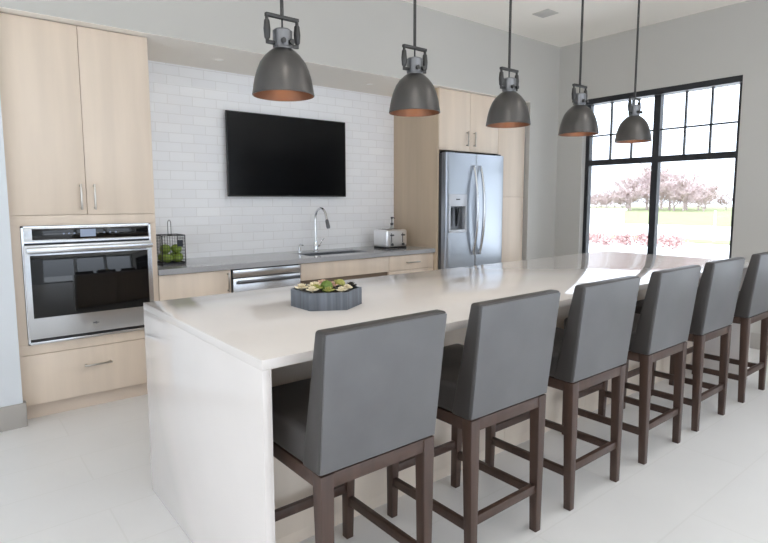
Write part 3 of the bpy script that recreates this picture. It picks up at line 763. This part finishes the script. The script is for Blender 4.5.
for i, (x, y, s) in enumerate(place):
    o = protos[i] if i < 3 else dup(protos[i % 3], (0, 0, 0), 'hazy leafless tree in the wood beyond the lawn')
    o.location = (x, y, G); o.scale = (s * 1.25, s * 1.25, s); o.rotation_euler = (0, 0, rt.uniform(0, 6.28))
# reddish shrubs
def shrub_mesh(seed):
    rnd = random.Random(seed); mb = MB()
    for k in range(170):
        a, e = rnd.uniform(0, 2 * PI), rnd.uniform(.1, 1.5); rr = rnd.uniform(.12, .5)
        c = Vector((math.cos(a) * math.cos(e) * rr, math.sin(a) * math.cos(e) * rr, .03 + math.sin(e) * rr * .8))
        mb.ball(c, rnd.uniform(.03, .06), 1, (1, .8, .4), Matrix.Rotation(rnd.uniform(0, 3), 3, (rnd.random(), rnd.random(), .3)))
    for k in range(8): mb.tube([(0, 0, 0), (rnd.uniform(-.3, .3), rnd.uniform(-.3, .3), .4)], .008, 4)
    return mb
sp = []
for k in range(3):
    o = part('shrub', shrub_mesh(k), M['shrub'], org=(0, 0, 0)); tag(o, 'low reddish shrub outside the window', 'shrub', 'reddish shrubs outside the window'); sp.append(o)
spots = [(18.6, 9.75), (18.2, 9.2), (18.7, 8.75), (18.3, 8.25), (18.8, 7.9), (18.4, 7.5), (18.9, 7.2), (18.5, 6.75), (17.9, 6.5), (17.6, 8.6)]
for i, (x, y) in enumerate(spots):
    o = sp[i] if i < 3 else link(sp[i % 3].copy())
    o.location = (x, y, G); o.rotation_euler = (0, 0, rt.uniform(0, 6)); s = rt.uniform(.8, 1.15); o.scale = (s, s, s)
t = thing('shed', 'low white flat roofed block building beyond the paving', 'building', (25.6, 13.1, G))
part('wall', MB().box(25.2, 26.0, 12.35, 13.9, G, .86), M['whitebox'], t); part('roof', MB().box(25.1, 26.1, 12.27, 13.98, .86, .96), M['whitebox'], t)
tag(part('signpost', MB().tube([(21.9, 6.75, G), (21.9, 6.75, .98)], .04, 10), M['post'], org=(21.9, 6.75, G)), 'thin pale post standing at the edge of the lawn strip', 'post')

# ------------------------------------------------------------------ daylight
wd = bpy.data.worlds.new('overcast_sky'); S.world = wd; wd.use_nodes = True
bg = wd.node_tree.nodes['Background']
# overcast sky: three times brighter overhead than at the horizon
wn, wl_ = wd.node_tree.nodes, wd.node_tree.links
bg.inputs['Color'].default_value = (.85, .95, 1.09, 1)
tcw = wn.new('ShaderNodeTexCoord'); sx = wn.new('ShaderNodeSeparateXYZ'); cl_ = wn.new('ShaderNodeClamp'); ma = wn.new('ShaderNodeMath'); ma.operation = 'MULTIPLY_ADD'
wl_.new(tcw.outputs['Generated'], sx.inputs[0]); wl_.new(sx.outputs[2], cl_.inputs['Value']); wl_.new(cl_.outputs[0], ma.inputs[0])
SKY = 6.6
ma.inputs[1].default_value = SKY * 2 / 3; ma.inputs[2].default_value = SKY / 3
wl_.new(ma.outputs[0], bg.inputs['Strength'])
def portal(name, loc, rot, sx, sy_):
    ld = bpy.data.lights.new(name, 'AREA'); ld.shape = 'RECTANGLE'; ld.size = sx; ld.size_y = sy_
    ld.cycles.is_portal = True
    o = link(bpy.data.objects.new(name, ld)); o.location = loc; o.rotation_euler = rot
portal('window_portal', ((FX0 + FX1) / 2, -6.45, (FZ0 + FZ1) / 2), (PI / 2, 0, 0), FX1 - FX0, FZ1 - FZ0)
portal('window_portal', (-4.75, (LY0 + LY1) / 2, (LZ0 + LZ1) / 2), (PI / 2, 0, -PI / 2), LY1 - LY0, LZ1 - LZ0)
portal('window_portal', (XW + .24, (wy0 + wy1) / 2, (wz0 + wz1) / 2), (PI / 2, 0, PI / 2), wy1 - wy0, wz1 - wz0)
portal('window_portal', (XW + .24, (vy0 + vy1) / 2, (wz0 + wz1) / 2), (PI / 2, 0, PI / 2), vy1 - vy0, wz1 - wz0)

# ------------------------------------------------------------------ camera and view
cd = bpy.data.cameras.new('camera'); cam = link(bpy.data.objects.new('camera', cd))
Rv = Vector((.78205056, -.62320625, -.00330002)); Uv = Vector((.06781275, .07983093, .9944991)); Fv = Vector((.61951461, .77797236, -.10469315))
mx = Matrix((Rv, Uv, -Fv)).transposed().to_4x4(); mx.translation = (-.71145363, -1.44270738, 1.37897704)
cam.matrix_world = mx
cd.sensor_width = 36; cd.lens = 548.45 * 36 / 768; cd.shift_x = 6.24 / 768; cd.shift_y = -12.68 / 768
cd.clip_start = .05; cd.clip_end = 500
S.camera = cam
S.view_settings.view_transform = 'Standard'; S.view_settings.look = 'None'; S.view_settings.gamma = 1
S.view_settings.use_curve_mapping = False; S.view_settings.exposure = 0.08
S.cycles.max_bounces = 14; S.cycles.diffuse_bounces = 8; S.cycles.sample_clamp_indirect = 8
